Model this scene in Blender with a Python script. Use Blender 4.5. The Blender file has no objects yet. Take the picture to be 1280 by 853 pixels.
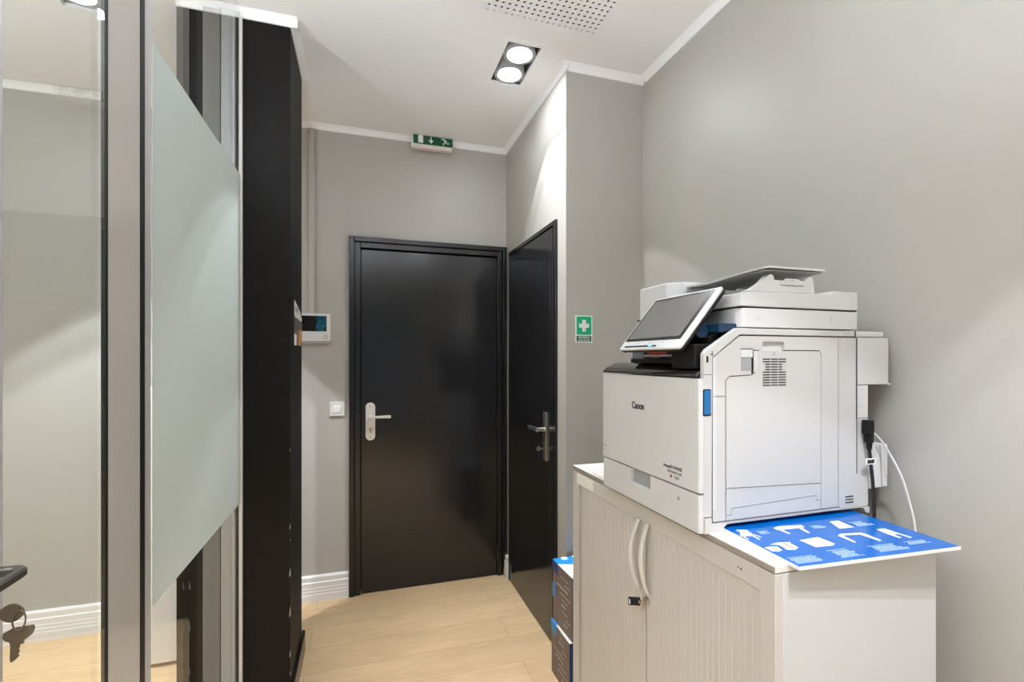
import bpy, bmesh, math, random
from mathutils import Vector, Matrix
random.seed(4)
S = bpy.context.scene
COL = S.collection
R = math.radians

# ---------------------------------------------------------------- camera, world, lights, exposure
FPX = 596.5
cam = bpy.data.cameras.new('camera')
cam.sensor_fit = 'HORIZONTAL'; cam.sensor_width = 36.0
cam.lens = FPX / 1280 * 36.0
cam.shift_y = (448.3 - 426.5) / 1280.0
cam.clip_start = 0.02
camo = bpy.data.objects.new('camera', cam); COL.objects.link(camo)
camo.location = (0, 0, 1.39)
camo.rotation_euler = (R(90), 0, R(-17.47))
S.camera = camo

S.view_settings.view_transform = 'Standard'
S.view_settings.look = 'None'
S.view_settings.exposure = 0.08
S.view_settings.gamma = 1.0
S.view_settings.use_curve_mapping = False

W = bpy.data.worlds.new('world'); S.world = W; W.use_nodes = True
W.node_tree.nodes['Background'].inputs[0].default_value = (0.86, 0.93, 1.0, 1)
W.node_tree.nodes['Background'].inputs[1].default_value = 0.3

def area(name, loc, rot, sx, sy, power, color=(1, 1, 1)):
    l = bpy.data.lights.new(name, 'AREA'); l.shape = 'RECTANGLE'; l.size = sx; l.size_y = sy
    l.energy = power; l.color = color
    o = bpy.data.objects.new(name, l); COL.objects.link(o); o.location = loc; o.rotation_euler = rot
    return o
# (wide beam, narrow beam) watts of each downlight bulb; watts of added fill uplighters
DL_NEAR = (27.0, 72.0); DL_BACK = (66.0, 24.0); DL_OFFICE = (120.0, 70.0)
FILL_CAM, FILL_ENTRY, FILL_OFFICE = 53.0, 3.0, 58.0
FILL_C = (0.91, 0.985, 1.13)
SPOT_C = (0.955, 0.985, 1.05)

# ---------------------------------------------------------------- helpers
class MB:
    def __init__(s): s.bm = bmesh.new()
    def box(s, x0, x1, y0, y1, z0, z1):
        v = [s.bm.verts.new(p) for p in ((x0,y0,z0),(x1,y0,z0),(x1,y1,z0),(x0,y1,z0),(x0,y0,z1),(x1,y0,z1),(x1,y1,z1),(x0,y1,z1))]
        for f in ((0,3,2,1),(4,5,6,7),(0,1,5,4),(1,2,6,5),(2,3,7,6),(3,0,4,7)): s.bm.faces.new([v[i] for i in f])
        return s
    def prism(s, poly, ax, a, b):
        """poly: 2-D points; ax 'x': (y,z), 'y': (x,z), 'z': (x,y); extruded from a to b"""
        def P(p, t):
            return {'x': (t, p[0], p[1]), 'y': (p[0], t, p[1]), 'z': (p[0], p[1], t)}[ax]
        A = [s.bm.verts.new(P(p, a)) for p in poly]; B = [s.bm.verts.new(P(p, b)) for p in poly]
        n = len(poly)
        s.bm.faces.new(A); s.bm.faces.new(B[::-1])
        for i in range(n): s.bm.faces.new((A[i], A[(i+1) % n], B[(i+1) % n], B[i]))
        return s
    def rings(s, rings, closed=True, caps=True):
        V = [[s.bm.verts.new(p) for p in r] for r in rings]
        n = len(V[0])
        for a, b in zip(V, V[1:]):
            for i in range(n if closed else n-1): s.bm.faces.new((a[i], a[(i+1) % n], b[(i+1) % n], b[i]))
        if caps: s.bm.faces.new(V[0]); s.bm.faces.new(V[-1][::-1])
        return s
    def cyl(s, p0, p1, r, n=20, r1=None):
        p0, p1 = Vector(p0), Vector(p1); d = (p1-p0).normalized()
        a = d.orthogonal().normalized(); b = d.cross(a)
        r1 = r if r1 is None else r1
        c = [(math.cos(2*math.pi*i/n), math.sin(2*math.pi*i/n)) for i in range(n)]
        return s.rings([[p0 + (a*x+b*y)*r for x, y in c], [p1 + (a*x+b*y)*r1 for x, y in c]])
    def tube(s, pts, r, n=10):
        pts = [Vector(p) for p in pts]; c = [(math.cos(2*math.pi*i/n), math.sin(2*math.pi*i/n)) for i in range(n)]
        rs = []; a = None
        for i, p in enumerate(pts):
            d = (pts[min(i+1, len(pts)-1)] - pts[max(i-1, 0)]).normalized()
            a = d.orthogonal().normalized() if a is None else (a - d*a.dot(d)).normalized()
            b = d.cross(a)
            rs.append([p + (a*x+b*y)*r for x, y in c])
        return s.rings(rs)
    def ring(s, c, ax, r0, r1, h0, h1, n=40):
        """annulus between radii r0<r1 along axis vector ax from h0 to h1"""
        c, d = Vector(c), Vector(ax).normalized(); a = d.orthogonal().normalized(); b = d.cross(a)
        V = []
        for r, h in ((r0,h0),(r1,h0),(r1,h1),(r0,h1)):
            V.append([s.bm.verts.new(c + d*h + (a*math.cos(2*math.pi*i/n)+b*math.sin(2*math.pi*i/n))*r) for i in range(n)])
        for k in range(4):
            A, B = V[k], V[(k+1) % 4]
            for i in range(n): s.bm.faces.new((A[i], A[(i+1) % n], B[(i+1) % n], B[i]))
        return s
    def mesh(s, me, M=None):
        t = bmesh.new(); t.from_mesh(me)
        if M is not None: t.transform(M)
        tmp = bpy.data.meshes.new('t'); t.to_mesh(tmp); t.free(); s.bm.from_mesh(tmp); bpy.data.meshes.remove(tmp)
        return s
    def build(s, name, mat, parent=None, bevel=0, seg=2, smooth=False, label=None, kind=None, loc=None):
        bmesh.ops.recalc_face_normals(s.bm, faces=s.bm.faces)
        big = [f for f in s.bm.faces if len(f.verts) > 4]
        if big and not bevel: bmesh.ops.triangulate(s.bm, faces=big)
        me = bpy.data.meshes.new(name); s.bm.to_mesh(me); s.bm.free()
        o = bpy.data.objects.new(name, me); COL.objects.link(o)
        me.materials.append(mat)
        if smooth or bevel:
            for p in me.polygons: p.use_smooth = True
            try: me.set_sharp_from_angle(angle=R(35))
            except Exception: pass
        if bevel:
            m = o.modifiers.new('bevel', 'BEVEL'); m.width = bevel; m.segments = seg; m.limit_method = 'ANGLE'; m.angle_limit = R(35)
            m.harden_normals = False
        if parent is not None: o.parent = parent
        if label: o['label'] = label
        if kind: o['kind'] = kind
        if loc: o.location = loc
        return o

def rounded(pts, rad, n=6):
    """round the corners of a polygon; rad is a number or a list per corner"""
    out = []; N = len(pts)
    for i, p in enumerate(pts):
        r = rad[i] if isinstance(rad, (list, tuple)) else rad
        p = Vector(p); a = Vector(pts[i-1]); b = Vector(pts[(i+1) % N])
        if r <= 0: out.append(tuple(p)); continue
        u = (a-p).normalized(); v = (b-p).normalized()
        ang = u.angle(v); t = min(r/math.tan(ang/2), (a-p).length*.49, (b-p).length*.49); rr = t*math.tan(ang/2)
        c = p + (u+v).normalized()*(rr/math.sin(ang/2))
        s0 = (p+u*t)-c; s1 = (p+v*t)-c
        a0 = math.atan2(s0.y, s0.x); a1 = math.atan2(s1.y, s1.x); d = a1-a0
        while d > math.pi: d -= 2*math.pi
        while d < -math.pi: d += 2*math.pi
        for k in range(n+1):
            q = a0+d*k/n; out.append((c.x+rr*math.cos(q), c.y+rr*math.sin(q)))
    return out
def rect(a0, a1, b0, b1): return [(a0,b0),(a1,b0),(a1,b1),(a0,b1)]
def circ(cx, cy, r, n=24): return [(cx+r*math.cos(2*math.pi*i/n), cy+r*math.sin(2*math.pi*i/n)) for i in range(n)]

def tag(o, label, cat, group=None, kind=None):
    o['label'] = label; o['category'] = cat
    if group: o['group'] = group
    if kind: o['kind'] = kind
    return o
def empty(name, loc, label=None, cat=None, rz=0, group=None, kind=None):
    o = bpy.data.objects.new(name, None); COL.objects.link(o); o.location = loc; o.rotation_euler = (0, 0, rz)
    o.empty_display_size = .05
    if label: tag(o, label, cat, group)
    if kind: o['kind'] = kind
    return o

def text_mesh(body, size, extrude=.0004, sx=1.0, offset=0.0, align='LEFT', shear=0.0):
    cu = bpy.data.curves.new('txt', 'FONT'); cu.body = body; cu.size = size; cu.extrude = extrude; cu.align_x = align
    cu.offset = offset; cu.shear = shear; cu.resolution_u = 4
    o = bpy.data.objects.new('txt', cu); COL.objects.link(o)
    bpy.context.view_layer.update()
    dg = bpy.context.evaluated_depsgraph_get()
    me = bpy.data.meshes.new_from_object(o.evaluated_get(dg))
    bpy.data.objects.remove(o); bpy.data.curves.remove(cu)
    me.transform(Matrix.Diagonal((sx, 1, 1, 1)))
    return me
def face_negx(p): return Matrix(((0,0,-1,p[0]),(-1,0,0,p[1]),(0,1,0,p[2]),(0,0,0,1)))    # readable by someone looking along +X
def face_negy(p): return Matrix(((1,0,0,p[0]),(0,0,-1,p[1]),(0,1,0,p[2]),(0,0,0,1)))     # readable by someone looking along +Y
def face_up(p): return Matrix.Translation(p)

# ---------------------------------------------------------------- materials
def mat(name, col, rough=.5, metal=0.0, spec=.5, coat=0.0, noise=0.0, nscale=40, bump=0.0, bscale=200, emit=None, estr=0, trans=0):
    m = bpy.data.materials.new(name); m.use_nodes = True
    nt = m.node_tree; b = nt.nodes['Principled BSDF']
    b.inputs['Base Color'].default_value = (*col, 1); b.inputs['Roughness'].default_value = rough
    b.inputs['Metallic'].default_value = metal; b.inputs['Specular IOR Level'].default_value = spec
    b.inputs['Coat Weight'].default_value = coat; b.inputs['Coat Roughness'].default_value = .08
    if trans: b.inputs['Transmission Weight'].default_value = trans
    if emit: b.inputs['Emission Color'].default_value = (*emit, 1); b.inputs['Emission Strength'].default_value = estr
    if noise or bump:
        tc = nt.nodes.new('ShaderNodeTexCoord')
    if noise:
        n = nt.nodes.new('ShaderNodeTexNoise'); n.inputs['Scale'].default_value = nscale; n.inputs['Detail'].default_value = 5
        nt.links.new(tc.outputs['Object'], n.inputs['Vector'])
        r = nt.nodes.new('ShaderNodeMapRange'); r.inputs[1].default_value = .3; r.inputs[2].default_value = .7
        r.inputs[3].default_value = 1-noise; r.inputs[4].default_value = 1+noise
        nt.links.new(n.outputs['Fac'], r.inputs[0])
        mx = nt.nodes.new('ShaderNodeVectorMath'); mx.operation = 'MULTIPLY'; mx.inputs[0].default_value = col
        nt.links.new(r.outputs[0], mx.inputs[1]); nt.links.new(mx.outputs[0], b.inputs['Base Color'])
    if bump:
        n2 = nt.nodes.new('ShaderNodeTexNoise'); n2.inputs['Scale'].default_value = bscale; n2.inputs['Detail'].default_value = 3
        nt.links.new(tc.outputs['Object'], n2.inputs['Vector'])
        bp = nt.nodes.new('ShaderNodeBump'); bp.inputs['Strength'].default_value = bump; bp.inputs['Distance'].default_value = .002
        nt.links.new(n2.outputs['Fac'], bp.inputs['Height']); nt.links.new(bp.outputs[0], b.inputs['Normal'])
    return m

M = {}
M['wall'] = mat('wall_paint', (.465, .448, .405), .42, spec=.45, noise=.012, nscale=3, bump=.06, bscale=260)
M['ceil'] = mat('ceiling_paint', (.895, .89, .88), .8, spec=.2, bump=.03, bscale=120)
M['trim'] = mat('trim_white', (.80, .785, .755), .45)
M['black_gloss'] = mat('black_gloss_paint', (.0105, .0108, .0118), .16, spec=.55, bump=.10, bscale=90)
M['black_frame'] = mat('black_frame_paint', (.010, .010, .011), .22, spec=.5, noise=.2, nscale=30, bump=.25, bscale=60)
M['black_lam'] = mat('black_laminate', (.0125, .0128, .014), .13, spec=.6, bump=.04, bscale=30)
M['pier'] = mat('pier_black', (.0060, .0048, .004), .55, spec=.2, noise=.3, nscale=14, bump=.08, bscale=50)
M['chip'] = mat('chipped_paint_white', (.55, .52, .47), .7)
M['alu'] = mat('aluminium', (.62, .62, .63), .42, metal=.35)
M['alu_grey'] = mat('grey_profile', (.30, .285, .26), .5)
M['band'] = mat('glossy_grey_panel', (.56, .54, .50), .06, spec=.6)
M['gasket'] = mat('black_gasket', (.012, .012, .011), .5)
M['steel'] = mat('satin_steel', (.62, .59, .55), .28, metal=1)
M['ivory'] = mat('ivory_handle_metal', (.80, .77, .71), .35, metal=.15)
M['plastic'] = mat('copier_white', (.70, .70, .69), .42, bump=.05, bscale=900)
M['plastic2'] = mat('copier_white_grey', (.66, .66, .65), .42, bump=.05, bscale=900)  # front cover's shade put into this greyer white; small parts share it
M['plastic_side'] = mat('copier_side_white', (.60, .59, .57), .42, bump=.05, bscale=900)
M['plastic_core'] = mat('copier_seam_grey', (.10, .10, .10), .7)
M['plastic_mid'] = mat('copier_mid_grey', (.36, .36, .36), .5)
M['tray_grey'] = mat('tray_underside_grey', (.30, .29, .28), .5)
M['dark'] = mat('dark_plastic', (.007, .007, .0075), .45, spec=.3)
M['top_black'] = mat('gloss_black_top', (.022, .019, .018), .16, coat=.3)
M['navy'] = mat('navy_plastic', (.006, .032, .075), .38)
M['blue_lever'] = mat('blue_lever', (.012, .14, .36), .3)
M['screen'] = mat('touch_screen_glass', (.18, .175, .165), .14, spec=.6)
M['bezel'] = mat('screen_bezel', (.018, .017, .016), .2)
M['cyan'] = mat('cyan_indicator', (.1, .5, .6), .4, emit=(.15, .75, .9), estr=.5)
M['red'] = mat('red_mark', (.35, .015, .03), .5)
M['red2'] = mat('orange_red_print', (.75, .09, .03), .5)
M['ink'] = mat('black_print', (.012, .012, .013), .5)
M['greyink'] = mat('grey_print', (.35, .35, .35), .6)
M['cabinet'] = mat('cabinet_beige', (.62, .585, .535), .45, noise=.01, nscale=6)
M['cabinet_side'] = mat('cabinet_white_side', (.64, .645, .645), .45)
M['slab'] = mat('cabinet_top_white', (.80, .775, .73), .4)
M['edgeband'] = mat('edge_band_taupe', (.34, .295, .245), .45)
M['blue'] = mat('poster_blue', (.001, .115, .45), .16, spec=.4)
M['white'] = mat('print_white', (.88, .88, .87), .35)
M['poster_grey'] = mat('poster_text_grey', (.42, .56, .74), .4)
M['paper'] = mat('paper', (.86, .85, .82), .7)
M['green'] = mat('exit_green', (.004, .085, .035), .35)
M['green2'] = mat('first_aid_green', (.0, .42, .19), .4)
M['green3'] = mat('first_aid_dark_green', (.02, .13, .075), .4)
M['signwhite'] = mat('sign_white', (.82, .86, .82), .4)
M['pinkwhite'] = mat('luminaire_white', (.78, .70, .64), .5)
M['cable'] = mat('cable_black', (.012, .012, .013), .45)
M['cablew'] = mat('cable_white', (.74, .735, .715), .4)
M['kraft'] = mat('box_brown_print', (.20, .155, .135), .6, noise=.12, nscale=18)
M['boxblue'] = mat('box_blue', (.006, .045, .19), .4)
M['boxcyan'] = mat('box_bright_blue', (.012, .27, .68), .4)
M['tape'] = mat('blue_tape', (.05, .17, .40), .25)
M['brass'] = mat('worn_brass', (.42, .36, .27), .35, metal=.9)
M['keymetal'] = mat('dark_nickel_key', (.20, .165, .125), .42, metal=.75)
M['handledark'] = mat('dark_bronze_handle', (.085, .078, .068), .4, metal=.5)
M['ring'] = mat('lamp_ring', (.40, .40, .40), .4)
M['lamp'] = mat('lamp_emitter', (.9, .9, .9), .5, emit=(.95, .985, 1.06), estr=100)
M['void'] = mat('void_dark', (.02, .02, .02), .9)
M['lamp_box'] = mat('lamp_recess_grey', (.07, .07, .07), .5)
M['yellow'] = mat('yellow_print', (.75, .42, .06), .5)
M['orange'] = mat('orange_print', (.55, .20, .07), .5)
M['brownprint'] = mat('brown_photo_print', (.16, .12, .10), .4, noise=.5, nscale=60)

def glass_mat(name, tint):
    m = bpy.data.materials.new(name); m.use_nodes = True; nt = m.node_tree; nt.nodes.clear(); N = nt.nodes.new; L = nt.links.new
    out = N('ShaderNodeOutputMaterial'); mix = N('ShaderNodeMixShader'); tr = N('ShaderNodeBsdfTransparent'); gl = N('ShaderNodeBsdfGlossy')
    tr.inputs[0].default_value = (*tint, 1); gl.inputs['Roughness'].default_value = .004; gl.inputs[0].default_value = (1, 1, 1, 1)
    g = N('ShaderNodeNewGeometry'); d = N('ShaderNodeVectorMath'); d.operation = 'DOT_PRODUCT'
    L(g.outputs['Incoming'], d.inputs[0]); L(g.outputs['Normal'], d.inputs[1])
    def mt(op, a, b=None):
        n = N('ShaderNodeMath'); n.operation = op
        for i, x in enumerate((a, b)):
            if x is None: continue
            if isinstance(x, (int, float)): n.inputs[i].default_value = x
            else: L(x, n.inputs[i])
        return n.outputs[0]
    c = mt('ABSOLUTE', d.outputs['Value']); f = mt('POWER', mt('SUBTRACT', 1.0, c), 5.0)
    F = mt('ADD', mt('MULTIPLY', f, .96), .045)     # Schlick reflectance of clear float glass
    L(F, mix.inputs[0]); L(tr.outputs[0], mix.inputs[1]); L(gl.outputs[0], mix.inputs[2]); L(mix.outputs[0], out.inputs[0])
    return m
M['glass'] = glass_mat('clear_glass', (.93, .95, .94))

def film_mat():
    m = bpy.data.materials.new('frosted_film'); m.use_nodes = True; nt = m.node_tree; nt.nodes.clear(); N = nt.nodes.new; L = nt.links.new
    out = N('ShaderNodeOutputMaterial'); mix = N('ShaderNodeMixShader'); a = N('ShaderNodeBsdfDiffuse'); b = N('ShaderNodeBsdfTranslucent')
    a.inputs[0].default_value = (.70, .74, .715, 1); b.inputs[0].default_value = (.70, .74, .715, 1)
    n = N('ShaderNodeTexNoise'); n.inputs['Scale'].default_value = 900
    mp = N('ShaderNodeMapRange'); mp.inputs[3].default_value = .40; mp.inputs[4].default_value = .46
    tc = N('ShaderNodeTexCoord'); L(tc.outputs['Object'], n.inputs['Vector']); L(n.outputs['Fac'], mp.inputs[0])
    L(mp.outputs[0], mix.inputs[0]); L(a.outputs[0], mix.inputs[1]); L(b.outputs[0], mix.inputs[2]); L(mix.outputs[0], out.inputs[0])
    return m
M['film'] = film_mat()

def floor_mat():
    m = bpy.data.materials.new('oak_planks'); m.use_nodes = True; nt = m.node_tree; b = nt.nodes['Principled BSDF']; N = nt.nodes.new; L = nt.links.new
    tc = N('ShaderNodeTexCoord'); mp = N('ShaderNodeMapping'); mp.inputs['Location'].default_value = (.24, .01, 0)
    L(tc.outputs['Object'], mp.inputs['Vector'])
    br = N('ShaderNodeTexBrick'); br.offset = .37; br.inputs['Scale'].default_value = 1.0
    br.inputs['Brick Width'].default_value = 1.5; br.inputs['Row Height'].default_value = .19
    br.inputs['Mortar Size'].default_value = .0011; br.inputs['Mortar Smooth'].default_value = .3
    br.inputs['Color1'].default_value = (.605, .43, .24, 1); br.inputs['Color2'].default_value = (.635, .455, .258, 1); br.inputs['Mortar'].default_value = (.33, .225, .12, 1)
    br.inputs['Bias'].default_value = 0
    L(mp.outputs[0], br.inputs['Vector'])
    st = N('ShaderNodeMapping'); st.inputs['Scale'].default_value = (3.2, 60, 1); L(tc.outputs['Object'], st.inputs['Vector'])
    n = N('ShaderNodeTexNoise'); n.inputs['Scale'].default_value = 3.2; n.inputs['Detail'].default_value = 8; n.inputs['Roughness'].default_value = .65; n.inputs['Distortion'].default_value = .6
    L(st.outputs[0], n.inputs['Vector'])
    st2 = N('ShaderNodeMapping'); st2.inputs['Scale'].default_value = (1, 5, 1); L(tc.outputs['Object'], st2.inputs['Vector'])
    n2 = N('ShaderNodeTexNoise'); n2.inputs['Scale'].default_value = 2.2; n2.inputs['Detail'].default_value = 4; L(st2.outputs[0], n2.inputs['Vector'])
    r = N('ShaderNodeMapRange'); r.inputs[1].default_value = .25; r.inputs[2].default_value = .75; r.inputs[3].default_value = .80; r.inputs[4].default_value = 1.16; L(n.outputs['Fac'], r.inputs[0])
    r2 = N('ShaderNodeMapRange'); r2.inputs[1].default_value = .3; r2.inputs[2].default_value = .7; r2.inputs[3].default_value = .92; r2.inputs[4].default_value = 1.08; L(n2.outputs['Fac'], r2.inputs[0])
    mm = N('ShaderNodeMath'); mm.operation = 'MULTIPLY'; L(r.outputs[0], mm.inputs[0]); L(r2.outputs[0], mm.inputs[1])
    vm = N('ShaderNodeVectorMath'); vm.operation = 'MULTIPLY'; L(br.outputs['Color'], vm.inputs[0]); L(mm.outputs[0], vm.inputs[1])
    L(vm.outputs[0], b.inputs['Base Color']); b.inputs['Roughness'].default_value = .5; b.inputs['Specular IOR Level'].default_value = .35
    bp = N('ShaderNodeBump'); bp.inputs['Strength'].default_value = .15; bp.inputs['Distance'].default_value = .001
    L(n.outputs['Fac'], bp.inputs['Height']); L(bp.outputs[0], b.inputs['Normal'])
    return m
M['floor'] = floor_mat()

# ---------------------------------------------------------------- key dimensions
CZ = 2.736           # ceiling
YB = 2.955           # back wall
XC = 0.891           # closet wall face
YJ = 2.008           # short wall behind the cabinet
XR = 1.294           # right wall
XG = -0.445          # room face of the glazing
XL = -2.6            # far wall of the office
YF = -2.6            # wall behind the camera

# ---------------------------------------------------------------- the room
MB().box(XL-.1, XR+.2, YF-.1, YB+.2, -.08, 0).build('floor', M['floor'], kind='structure')

# ceiling slab with openings for the recessed lamps and perforated panels
LAMPS = [(.669, 2.090), (-1.005, 2.090), (.669, -.10), (-1.005, -.10)]
holes = [(x-.076, x+.076, y-.155, y+.155) for x, y in LAMPS]
PANELS = [(.451, .922, 1.35, 1.787), (-.163, .308, 1.35, 1.787)]
holes += PANELS
def slab_with_holes(mb, x0, x1, y0, y1, z0, z1, hs):
    xs = sorted({x0, x1, *[h[0] for h in hs], *[h[1] for h in hs]}); ys = sorted({y0, y1, *[h[2] for h in hs], *[h[3] for h in hs]})
    for i in range(len(xs)-1):
        run = None
        for j in range(len(ys)-1):
            cx, cy = (xs[i]+xs[i+1])/2, (ys[j]+ys[j+1])/2
            inside = any(h[0] < cx < h[1] and h[2] < cy < h[3] for h in hs)
            if inside:
                if run is not None: mb.box(xs[i], xs[i+1], run, ys[j], z0, z1); run = None
            elif run is None: run = ys[j]
        if run is not None: mb.box(xs[i], xs[i+1], run, ys[-1], z0, z1)
mb = MB(); slab_with_holes(mb, XL-.1, XR+.2, YF-.1, YB+.2, CZ, CZ+.012, holes)
mb.build('ceiling', M['ceil'], kind='structure')

# perforated plaster panels with round holes, dark plenum above
def perforated(x0, x1, y0, y1, px, label):
    e = empty('perforated_panel', ((x0+x1)/2, (y0+y1)/2, CZ), label, 'ceiling panel', group='perforated ceiling panels')
    cx, cy = (x0+x1)/2, (y0+y1)/2
    nx = round((x1-x0-.02)/px)+1; ny = round((y1-y0-.02)/px)+1
    hx = (x1-x0)/2; hy = (y1-y0)/2
    mb = MB(); bm = mb.bm; r = .0066; k = 12
    xs = [-(nx-1)*px/2 + i*px for i in range(nx)]; ys = [-(ny-1)*px/2 + j*px for j in range(ny)]
    ex = [-hx] + [(a+b)/2 for a, b in zip(xs, xs[1:])] + [hx]; ey = [-hy] + [(a+b)/2 for a, b in zip(ys, ys[1:])] + [hy]
    for i, x in enumerate(xs):
        for j, y in enumerate(ys):
            a0, a1, b0, b1 = ex[i], ex[i+1], ey[j], ey[j+1]
            C = [bm.verts.new((x+r*math.cos(2*math.pi*t/k), y+r*math.sin(2*math.pi*t/k), 0)) for t in range(k)]
            T = [bm.verts.new((v.co.x, v.co.y, .004)) for v in C]
            q = [bm.verts.new(p) for p in ((a1,y,0),(a1,b1,0),(x,b1,0),(a0,b1,0),(a0,y,0),(a0,b0,0),(x,b0,0),(a1,b0,0))]
            for s in range(4):
                c0 = C[s*3:s*3+4] if s < 3 else C[9:]+[C[0]]
                A, Bq, Cc = q[s*2], q[s*2+1], q[(s*2+2) % 8]
                bm.faces.new([A, Bq, c0[1], c0[0]]); bm.faces.new([Bq, c0[2], c0[1]]); bm.faces.new([Bq, Cc, c0[3], c0[2]])
            for t in range(k): bm.faces.new((C[t], C[(t+1) % k], T[(t+1) % k], T[t]))
    mb.build('panel_sheet', M['ceil'], e)
    MB().box(-hx, hx, -hy, hy, .014, .05).build('plenum_backing', M['void'], e)
perforated(*PANELS[0], .0250, 'perforated ceiling panel nearest the right wall, close to the twin downlight')
perforated(*PANELS[1], .0250, 'perforated ceiling panel left of the other one, mostly outside the picture')

def boxes(name, mat_, bl, kind='structure', bevel=0):
    mb = MB()
    for b in bl: mb.box(*b)
    return mb.build(name, mat_, kind=kind, bevel=bevel)

D1 = (-.050, .872, 2.092)     # door 1 opening x0,x1,top
boxes('wall_back', M['wall'], [(XL-.1, D1[0], YB, YB+.1, 0, CZ), (D1[1], XC+.1, YB, YB+.1, 0, CZ), (D1[0], D1[1], YB, YB+.1, D1[2], CZ)])
D2 = (2.106, 2.870, 2.055)
boxes('wall_closet', M['wall'], [(XC, XC+.1, YJ, D2[0], 0, CZ), (XC, XC+.1, D2[1], YB, 0, CZ), (XC, XC+.1, D2[0], D2[1], D2[2], CZ)])
boxes('wall_jog', M['wall'], [(XC+.1, XR, YJ, YJ+.1, 0, CZ)])
boxes('wall_right', M['wall'], [(XR, XR+.1, YF, YJ+.1, 0, CZ)])
boxes('wall_left', M['wall'], [(XL-.1, XL, YF, YB, 0, CZ)])
WN = (-2.25, .95, .4, 2.5)
boxes('wall_front', M['wall'], [(XL, WN[0], YF-.1, YF, 0, CZ), (WN[1], XR, YF-.1, YF, 0, CZ), (WN[0], WN[1], YF-.1, YF, 0, WN[2]), (WN[0], WN[1], YF-.1, YF, WN[3], CZ)])
fw = [(WN[0], WN[0]+.05, YF-.08, YF-.02, WN[2], WN[3]), (WN[1]-.05, WN[1], YF-.08, YF-.02, WN[2], WN[3]), (WN[0]+.05, WN[1]-.05, YF-.08, YF-.02, WN[2], WN[2]+.05), (WN[0]+.05, WN[1]-.05, YF-.08, YF-.02, WN[3]-.05, WN[3]), (-.68, -.62, YF-.08, YF-.02, WN[2]+.05, WN[3]-.05)]
boxes('fill_window', M['trim'], fw)  # added opening behind the camera, lets sky fill light into the room

# black pier where the glazing ends
PX0, PX1, PY0, PY1 = -.660, -.271, 2.075, 2.448
boxes('wall_pier', M['pier'], [(PX0, PX1, PY0, PY1, 0, CZ)])

# cornices
def cornice(name, axis, a, b, wall, sgn):
    """axis 'x': runs along x, wall = y of the wall face, sgn = direction into the room"""
    prof = [(0, 0), (0, -.030), (.005, -.030), (.008, -.027), (.0125, -.014), (.020, -.006), (.027, -.002), (.028, 0)]
    MB().prism([(wall+sgn*p, CZ+q) for p, q in prof], 'x' if axis == 'x' else 'y', a, b).build(name, M['ceil'], kind='structure')
cornice('trim_1', 'x', XL, XC, YB, -1)
cornice('trim_2', 'y', YJ-.028, YB-.028, XC, -1)
cornice('trim_3', 'x', XC, XR, YJ, -1)
cornice('trim_4', 'y', YF, YJ-.028, XR, -1)
cornice('trim_5', 'x', PX0, PX1+.028, PY0, -1)
cornice('trim_6', 'y', PY0, PY1+.036, PX1, 1)
cornice('trim_7', 'x', PX0, PX1, PY1, 1)

# skirting boards with stepped mouldings
def skirting(name, axis, a, b, wall, sgn, h=.145):
    prof = [(0, 0), (.026, 0), (.026, .042), (.0245, .044), (.0245, .060), (.023, .062), (.023, .078), (.0215, .080), (.0215, h-.038), (.016, h-.034), (.016, h-.008), (.010, h), (0, h)]
    MB().prism([(wall+sgn*p, q) for p, q in prof], 'x' if axis == 'x' else 'y', a, b).build(name, M['trim'], kind='structure')
skirting('baseboard_back', 'x', XL, -.073, YB, -1)
skirting('baseboard_closet', 'y', 2.876, YB-.026, XC, -1, .135)
skirting('baseboard_jog', 'x', XC+.0, XR, YJ, -1)
skirting('baseboard_right', 'y', YF, YJ-.026, XR, -1)
MB().prism(rounded([(PX1, 0), (PX1+.014, 0), (PX1+.014, .088), (PX1+.008, .096), (PX1, .096)], 0), 'y', PY0, PY1+.02).build('baseboard_pier', M['black_frame'], kind='structure')
# chipped paint along the pier's corner
mb = MB()
for z, h in ((1.02, .010), (.71, .022), (.665, .008), (.52, .035), (.36, .045), (.20, .03), (.13, .015)):
    w = random.uniform(.002, .005)
    mb.prism([(PX1-w, z), (PX1+.0006, z+h*.2), (PX1+.0006, z+h), (PX1-w*.5, z+h*.7)], 'y', PY0-.0006, PY0+random.uniform(.002, .006))
mb.build('trim_8', M['chip'], kind='structure')

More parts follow.
